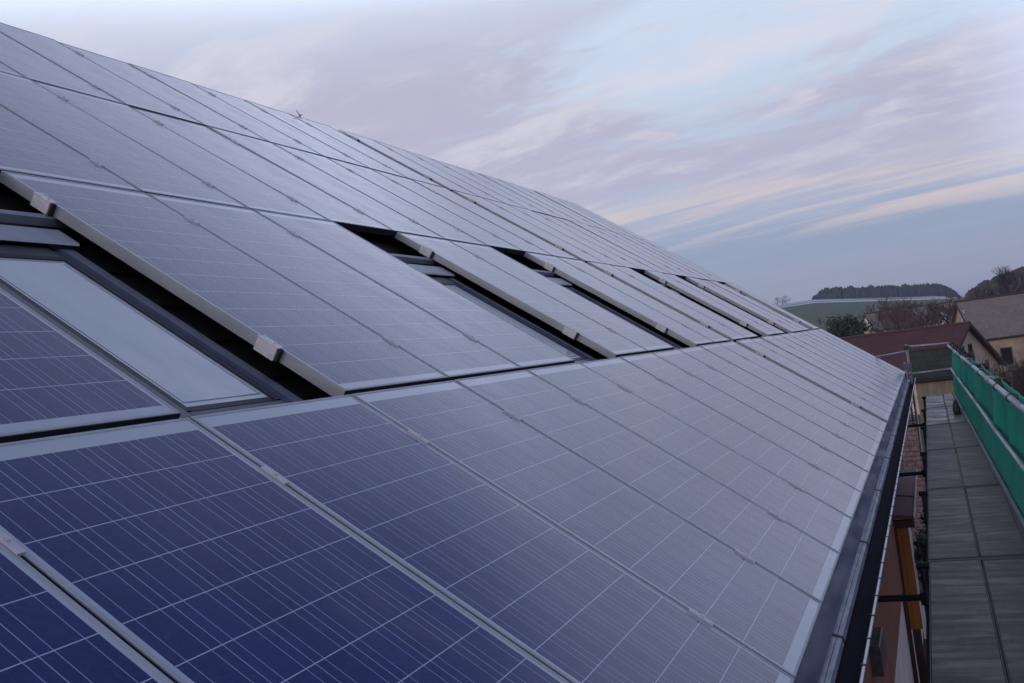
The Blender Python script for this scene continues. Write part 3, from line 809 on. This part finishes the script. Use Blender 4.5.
mb = MB(); mb.box(1.40, 1.52, 14.19, 14.27, -6.6, -4.853); mb.build('post', M['dark_wood'], po)
mb = MB(); mb.box(1.56, 1.62, 14.18, 14.24, -5.0, -4.45); o = mb.build('plate', M['white_trim'], po)
t = tag(MB().build('x', M['black']), None) if False else None
for i, (x, ln, w_) in enumerate(((1.54, 1.5, .10), (1.66, 1.35, .09), (1.75, 1.2, .08))):
    mb = MB()
    M4 = Matrix.Translation((x, 13.6, -6.52)) @ Matrix.Rotation(R(-9 - 2 * i), 4, 'X')
    mb.box(0, w_, -.02, .02, 0, ln, M4); b_ = mb.build('timber_board', M['brown_boards'])
    tag(b_, ['brown board leaning below the orange porch side, longest of three', 'brown board leaning below the walkway edge, middle of three', 'brown board leaning below the walkway edge, shortest of three'][i], 'board', 'boards leaning by the porch')
bp = thing('brick_pier', 'old pink brick pier with broken top beyond the dark red porch roof', 'brick pier', Vector((1.3, 27, -6.5)))
mb = MB()
rr = random.Random(3)
z = -6.6; row = 0
while z < -2.15:
    x = .75 - (.13 if row % 2 else 0)
    while x < 1.62:
        wdt = rr.uniform(.20, .27)
        top = -2.15 - .55 * abs(math.sin(x * 3.1)) - (.5 if x > 1.35 else 0)
        if z < top:
            mb.box(max(.70, x), min(1.66, x + wdt - .015), 27 + rr.uniform(-.03, .03), 27.5, z, z + .125)
        x += wdt
    z += .14; row += 1
mb.build('bricks', M['brick'], bp)
mb = MB(); mb.box(.72, 1.64, 27.04, 27.46, -6.6, -2.75); mb.build('mortar_core', M['cream_y'], bp)

# ------------------------------------------------------------------ neighbouring houses
def gable_house(name, label, apex, rdir, length, half, eave_z, base_z, wall, tile, verge, over=.35, end_sign=1, thick=.16, chimney=None, windows=(), long_windows=()):
    """apex = ridge point over the gable one sees, rdir = ridge direction away from it"""
    d = Vector((rdir[0], rdir[1], 0)).normalized(); g = Vector((-d.y, d.x, 0))      # g across the gable
    A = Vector(apex); rise = A.z - eave_z
    t = thing(name, label, 'house', Vector((A.x + d.x * length / 2, A.y + d.y * length / 2, base_z)))
    P = lambda a, b, z: A + d * a + g * b + Vector((0, 0, z - A.z))
    wb = MB()
    zt = A.z - thick
    for a in (0, length - .3):
        pts = [(-half, base_z), (half, base_z), (half, eave_z - thick), (0, zt), (-half, eave_z - thick)]
        b0 = len(wb.v)
        for aa in (a, a + .3): wb.v += [tuple(P(aa, x, z)) for x, z in pts]
        n = len(pts)
        wb.f.append(tuple(b0 + i for i in range(n))); wb.f.append(tuple(b0 + n + i for i in reversed(range(n))))
        for i in range(n):
            j = (i + 1) % n; wb.f.append((b0 + j, b0 + i, b0 + n + i, b0 + n + j))
    for sgn in (-1, 1):
        wb.box(.301, length - .301, sgn * half if sgn < 0 else half - .3, -half + .3 if sgn < 0 else half, base_z, eave_z - thick - .002, lambda x, y, z: P(x, y, z))
    wb.build('wall', wall, t)
    sl = rise / half
    rb = MB()
    for sgn in (-1, 1):
        a0, a1 = -over, length + over; hb = half + over
        q = [P(a0, sgn * hb, eave_z - over * sl), P(a1, sgn * hb, eave_z - over * sl), P(a1, 0, A.z), P(a0, 0, A.z)]
        ll = math.hypot(hb, rise + over * sl)
        uv = [(a0, 0), (a1, 0), (a1, ll), (a0, ll)]
        rb.quad(q, uv)
        lo = [p - Vector((0, 0, thick)) for p in q]
        rb.quad(list(reversed(lo)), list(reversed(uv)))
        rb.quad([q[0], q[3], lo[3], lo[0]], [(0, 0)] * 4); rb.quad([q[1], q[0], lo[0], lo[1]], [(0, 0)] * 4); rb.quad([q[2], q[1], lo[1], lo[2]], [(0, 0)] * 4)
    rf = rb.build('roof', tile, t)
    for sgn in (-1, 1):
        for a in (-over - .06, length + over):
            vb = MB()
            p0, p1 = P(a, sgn * (half + over + .02), eave_z - over * sl - .02), P(a, 0, A.z + .03)
            dn = Vector((0, 0, -.26))
            s0, s1 = p0 + d * .06, p1 + d * .06
            b0 = len(vb.v); vb.v += [tuple(x) for x in (p0, p1, p1 + dn, p0 + dn, s0, s1, s1 + dn, s0 + dn)]
            vb.f += [tuple(b0 + i for i in q) for q in ((0, 1, 2, 3), (7, 6, 5, 4), (0, 4, 5, 1), (3, 2, 6, 7), (0, 3, 7, 4), (1, 5, 6, 2))]
            vb.build('verge_board', verge, rf)
    rb = MB(); rb.tube(P(-over, 0, A.z), P(length + over, 0, A.z), .11 if half > 2 else .04, seg=8); rb.build('ridge_cap', verge, rf)
    for sgn in (-1, 1):
        gb = MB(); gb.tube(P(-over, sgn * (half + over + .06), eave_z - over * sl - .08), P(length + over, sgn * (half + over + .06), eave_z - over * sl - .08), .07 if half > 2 else .03, seg=8)
        gb.build('gutter', verge, t)
    if chimney:
        cb = MB(); a, b, h = chimney; zz = A.z - abs(b) * sl - .3
        cb.box(a - .2, a + .2, b - .2, b + .2, zz, A.z + h, lambda x, y, z: P(x, y, z)); cb.box(a - .24, a + .24, b - .24, b + .24, A.z + h + .002, A.z + h + .1, lambda x, y, z: P(x, y, z))
        cb.build('chimney', M['cream_y'], rf)
    for (b, z, ww, hh) in windows:                # on the seen gable
        fb = MB()
        fb.box(-.06, -.002, b - ww / 2 - .08, b + ww / 2 + .08, z - .08, z, lambda x, y, zz: P(x, y, zz)); fb.box(-.06, -.002, b - ww / 2 - .08, b + ww / 2 + .08, z + hh, z + hh + .08, lambda x, y, zz: P(x, y, zz))
        fb.box(-.06, -.002, b - ww / 2 - .08, b - ww / 2, z, z + hh, lambda x, y, zz: P(x, y, zz)); fb.box(-.06, -.002, b + ww / 2, b + ww / 2 + .08, z, z + hh, lambda x, y, zz: P(x, y, zz))
        fb.box(-.05, -.002, b - .03, b + .03, z, z + hh, lambda x, y, zz: P(x, y, zz))
        f = fb.build('window', M['white_trim'] if ww > .5 else M['dark_wood'], t)
        gb = MB(); gb.box(-.02, -.003, b - ww / 2, b - .03, z, z + hh, lambda x, y, zz: P(x, y, zz)); gb.box(-.02, -.003, b + .03, b + ww / 2, z, z + hh, lambda x, y, zz: P(x, y, zz)); gb.build('pane', M['glass_dark'], f)
    for (a, sgn, z, ww, hh, dark) in long_windows:
        y0, y1 = (half + .002, half + .06) if sgn > 0 else (-half - .06, -half - .002)
        ym0, ym1 = (half + .003, half + .02) if sgn > 0 else (-half - .02, -half - .003)
        fb = MB(); T = lambda x, y, zz: P(x, y, zz)
        fb.box(a - ww / 2 - .08, a + ww / 2 + .08, y0, y1, z - .1, z, T); fb.box(a - ww / 2 - .08, a + ww / 2 + .08, y0, y1, z + hh, z + hh + .08, T)
        fb.box(a - ww / 2 - .08, a - ww / 2, y0, y1, z, z + hh, T); fb.box(a + ww / 2, a + ww / 2 + .08, y0, y1, z, z + hh, T)
        f = fb.build('window', M['dark_wood'] if dark else M['white_trim'], t)
        gb = MB(); gb.box(a - ww / 2, a + ww / 2, ym0, ym1, z, z + hh, T); gb.build('pane', M['glass_dark'], f)
    return t

gable_house('red_roofed_house', 'cream gabled house with dark red tiled roof, beyond the scaffold end', (4.45, 70, -.94), (-.89, .454), 15, 4.0, -3.75, -7.0,
            M['cream'], M['tile_red'], M['dark_wood'], chimney=(7.2, -.6, .18), windows=((-.25, -2.95, .34, .55), (1.55, -5.05, .30, 1.15), (-1.6, -5.2, .9, 1.2)))
gable_house('grey_roofed_house', 'older cream house with wide grey roof, behind the red roofed house at right', (4.98, 95, .69), (.974, .225), 17, 4.1, -2.55, -6.6,
            M['cream_old'], M['tile_grey'], M['rust'], over=.25, windows=((-.9, -1.5, .7, 1.3),), long_windows=((2.1, -1, -5.0, .75, 1.25, True), (4.6, -1, -5.0, 1.5, 1.4, True), (8.2, -1, -5.0, 1.0, 1.3, False)))
gable_house('shed', 'low shed with mossy dark tiles and yellowed wall behind the scaffold end', (1.55, 38.2, -1.33), (1, 0), 1.25, 1.2, -2.25, -6.8,
            M['cream_y'], M['tile_moss'], M['dark_wood'], over=.10, thick=.08)

# far village houses between the trees
rv = random.Random(21)
FAR = [(-6.6, 168, -.5, 'tile_grey'), (3.2, 205, .3, 'tile_red'), (9.0, 215, .6, 'tile_grey')]
for i, (x, y, dzv, tl) in enumerate(FAR):
    gz = ground_z(x, y)
    gable_house('village_house', ['tiny far house with pale wall among the trees left of the red roof', 'tiny far house with red roof among trees above the red roofed house',
                'tiny far grey house behind the ridge of the grey roof'][i], (x, y, gz + 5.2), (math.cos(.4 + i), math.sin(.4 + i)), 9, 3.4, gz + 2.6, gz - .5, M['white_trim'], M[tl], M['dark_wood'], over=.3)
# roof of one more house with a white cap, right behind the grey roof
# ------------------------------------------------------------------ vegetation
def bare_tree(name, label, x, y, h, spread, seed, twig, group=None, levels=4, zbase=None, bush=False):
    rr = random.Random(seed)
    gz = ground_z(x, y) - .2 if zbase is None else zbase
    t = thing(name, label, 'bush' if bush else 'tree', Vector((x, y, gz)), group)
    tr, br = MB(), MB()
    base = Vector((x, y, gz))
    def grow(p, d, ln, r, lev):
        segs = 3 if lev < 2 else 2
        q = p
        for s_ in range(segs):
            d = (d + Vector((rr.uniform(-.16, .16), rr.uniform(-.16, .16), rr.uniform(-.03, .12)))).normalized()
            n = q + d * (ln / segs)
            (tr if lev == 0 else br).tube(q, n, r * (1 - .28 * s_ / segs), r * (1 - .28 * (s_ + 1) / segs), seg=6 if lev == 0 else 3, cap=False)
            if lev < levels and (s_ > 0 or lev > 0):
                for _ in range(2 if lev < levels - 1 else 3):
                    a = rr.uniform(0, 2 * math.pi); side = Vector((math.cos(a), math.sin(a), rr.uniform(-.1, .5)))
                    nd = (d * rr.uniform(.5, .9) + side * spread).normalized()
                    grow(n, nd, ln * rr.uniform(.50, .70), max(r * .50, .007 * h / 6), lev + 1)
            q = n
        if lev < levels: grow(q, (d + Vector((rr.uniform(-.3, .3), rr.uniform(-.3, .3), .2))).normalized(), ln * .62, r * .6, lev + 1)
    if bush:
        for _ in range(9):
            a = rr.uniform(0, 6.28); off = Vector((math.cos(a), math.sin(a), 0)) * rr.uniform(0, h * .45)
            grow_base = base + off
            d = (Vector((math.cos(a), math.sin(a), 0)) * rr.uniform(.1, .6) + Vector((0, 0, 1))).normalized()
            grow(grow_base, d, h * .42, .02 * h / 3, 1)
        br.build('branches', twig, t)
        st = MB(); st.tube(base, base + Vector((0, 0, h * .25)), .05, .03, 6); st.build('stem', M['bark'], t)
    else:
        grow(base, Vector((rr.uniform(-.06, .06), rr.uniform(-.06, .06), 1)).normalized(), h * .42, .022 * h, 0)
        tr.build('trunk', M['bark'], t); br.build('crown', twig, t)
    return t

def leaf_tree(name, label, x, y, h, wid, seed, m, group=None, n=1400):
    rr = random.Random(seed); gz = ground_z(x, y) - .2
    t = thing(name, label, 'tree', Vector((x, y, gz)), group)
    tb = MB(); tb.tube((x, y, gz), (x, y, gz + h * .7), .03 * h, .01 * h, 8); tb.build('trunk', M['bark'], t)
    cb = MB()
    lobes = [(Vector((rr.gauss(0, wid * .22), rr.gauss(0, wid * .22), rr.uniform(.25, .92) * h)), rr.uniform(.20, .36) * wid) for _ in range(13)]
    for _ in range(n):
        c, rad = rr.choice(lobes)
        v = Vector((rr.gauss(0, 1), rr.gauss(0, 1), rr.gauss(0, .8))).normalized() * rad * rr.uniform(.45, 1.1) * (1 - .25 * (c.z / h))
        p = Vector((x, y, gz)) + c + v
        s_ = rr.uniform(.10, .24) * h / 6
        a, b = Vector((rr.uniform(-1, 1), rr.uniform(-1, 1), rr.uniform(-1, 1))).normalized() * s_, Vector((rr.uniform(-1, 1), rr.uniform(-1, 1), rr.uniform(-1, 1))).normalized() * s_
        cb.quad([p - a, p + b, p + a, p - b])
    cb.build('crown', m, t)
    return t

def atpx(px, Yw):                              # a ground position seen in the direction px, Yw metres away
    d = Xc * ((px - 512) / 1011.5) - Zc
    k = (Yw - CW.y) / d.y
    return CW.x + d.x * k
rt_ = random.Random(11)
for i, (px, Yw, h) in enumerate([(838, 118, 6.0), (850, 122, 7.0), (861, 116, 5.4)]):
    leaf_tree('evergreen_tree', ['dark evergreen at the left end of the tree belt beside the roof edge', 'tallest dark evergreen left of the red roof, in the middle of three', 'dark evergreen just left of the red roof, lowest of three'][i], atpx(px, Yw), Yw, h, 4.6, 40 + i, M['needle'])
for i, (px, Yw, h) in enumerate([(905, 104, 4.6), (922, 108, 5.0), (938, 102, 4.2)]):
    leaf_tree('evergreen_tree', ['low dark evergreen above the ridge of the red roof, left of three', 'low dark evergreen above the ridge of the red roof, middle of three', 'low dark evergreen above the ridge of the red roof, right of three'][i], atpx(px, Yw), Yw, h, 5.0, 60 + i, M['needle'])
for i in range(30):
    px = 850 + (i + rt_.uniform(-.4, .4)) * 3.9; Yw = rt_.uniform(122, 190); h = rt_.uniform(5.2, 8.4) * (Yw / 150) ** .5
    if px < 872: h *= .6
    bare_tree('bare_tree', 'bare brown tree in the dense belt behind the red roofed house', atpx(px, Yw), Yw, h, .75, 100 + i, M['twig_red'] if rt_.random() < .5 else M['twig'], 'bare trees behind the red roofed house', levels=3)
for i in range(18):
    px = 825 + i * 9.5 + rt_.uniform(-3, 3); Yw = rt_.uniform(205, 300); h = rt_.uniform(4, 7)
    if px < 880: h *= .55
    bare_tree('bare_tree', 'small bare tree on the lower field edge behind the dense tree belt', atpx(px, Yw), Yw, h, .8, 200 + i, M['twig'], 'bare trees on the lower field edge', levels=3)
bare_tree('bare_tree', 'tall bare tree standing against the sky at the far right edge', atpx(1016, 165), 165, 9.2, .62, 301, M['twig_dark'], levels=4)
bare_tree('bare_tree', 'bare many limbed tree behind the ridge of the grey roof', atpx(989, 150), 150, 7.4, .60, 302, M['twig_dark'], levels=4)
for i in range(22):
    px = 966 + i * 3.4 + rt_.uniform(-2, 2); Yw = rt_.uniform(44, 60); h = 4.4 * (.86 + .3 * rt_.random()) + (Yw - 55) * .06
    bare_tree('bare_bush', 'dark leafless bush in the thicket below the grey roofed house', atpx(px, Yw), Yw, h, .9, 400 + i, M['twig_dark'], 'bushes below the grey roofed house', levels=3, bush=True)
for i, (x, y, h) in enumerate([(1.75, 21.0, 2.0), (1.95, 23.6, 1.9)]):
    leaf_tree('evergreen_bush', ['dark green bush growing between porch and walkway', 'dark green bush beside the brick pier below the walkway'][i], x, y, h, 1.5, 80 + i, M['needle'], n=900)
for i, (px, Yw) in enumerate([(783, 800), (788, 815), (792, 805)]):
    leaf_tree('field_tree', ['lone far tree on the snowy field, nearest the roof edge', 'lone far tree on the snowy field, middle of three', 'lone far tree on the snowy field, nearest the wood'][i], atpx(px, Yw), Yw, 7, 6, 500 + i, M['forest_brown'], n=300)

def wood(name, n, tfun, dfun, h0, h1, m, seed, wid=3.2, taper=lambda t: 1.0):
    rr = random.Random(seed); mb = MB()
    for _ in range(n):
        t = tfun(rr); d = dfun(rr, t); x, y = CW.x + t * d, CW.y + d
        z = ground_z(x, y) - .5; h = rr.uniform(h0, h1) * (.96 + .07 * noise.noise(Vector((t * 38, d * .01, seed))) + .10 * noise.noise(Vector((t * 170, 0, seed)))) * taper(t); w_ = rr.uniform(.6, 1.2) * wid
        b = len(mb.v); a0 = rr.uniform(0, 6)
        for (zz, rad) in ((.0, .75), (.45, 1.0), (.8, .62)):
            for i in range(6):
                a = a0 + i * math.pi / 3; rq = rad * w_ * rr.uniform(.75, 1.15)
                mb.v.append((x + rq * math.cos(a), y + rq * math.sin(a), z + h * zz + rr.uniform(-.4, .4)))
        mb.v.append((x, y, z + h))
        for k in (0, 6):
            for i in range(6):
                j = (i + 1) % 6; mb.f.append((b + k + i, b + k + j, b + k + 6 + j, b + k + 6 + i))
        for i in range(6): mb.f.append((b + 12 + i, b + 12 + (i + 1) % 6, b + 18))
    return tag(mb.build(name, m), None, None, None, 'stuff')
o = wood('distant_wood', 6500, lambda r: -.0965 + .142 * r.random() ** .95, lambda r, t: 882 + r.uniform(0, 60) ** 1.0, 6.6, 12.6, M['forest'], 5, 1.9, taper=lambda t: min(1, .35 + (t + .0965) / .016) * min(1, .62 + (.046 - t) / .06))
tag(o, 'long dark wood along the crest of the far hill', 'wood')
o = wood('hillside_wood', 1300, lambda r: r.uniform(.036, .14), lambda r, t: r.uniform(468, 500), 1.8, 4.6, M['forest_brown'], 6, 1.5)
tag(o, 'brown leafless wood on the hill at the right edge', 'wood')
o = wood('valley_scrub', 900, lambda r: r.uniform(-.03, .13), lambda r, t: r.uniform(230, 380), 1.6, 4.0, M['forest_brown'], 8, 2.4)
tag(o, 'brown scrub and hedges in the valley before the hill', 'scrub')

# ------------------------------------------------------------------ air between here and the far hill
hz = MB(); hz.box(-7500, 7500, -7500, 7500, -62, 60)
hm = bpy.data.materials.new('haze'); hm.use_nodes = True
ht = hm.node_tree; ht.nodes.clear()
pv = ht.nodes.new('ShaderNodeVolumePrincipled'); pv.inputs['Color'].default_value = (.55, .68, 1.0, 1); pv.inputs['Density'].default_value = .00022; pv.inputs['Anisotropy'].default_value = 0.0
ho = ht.nodes.new('ShaderNodeOutputMaterial'); ht.links.new(pv.outputs[0], ho.inputs['Volume'])
tag(hz.build('haze', hm), kind='stuff')
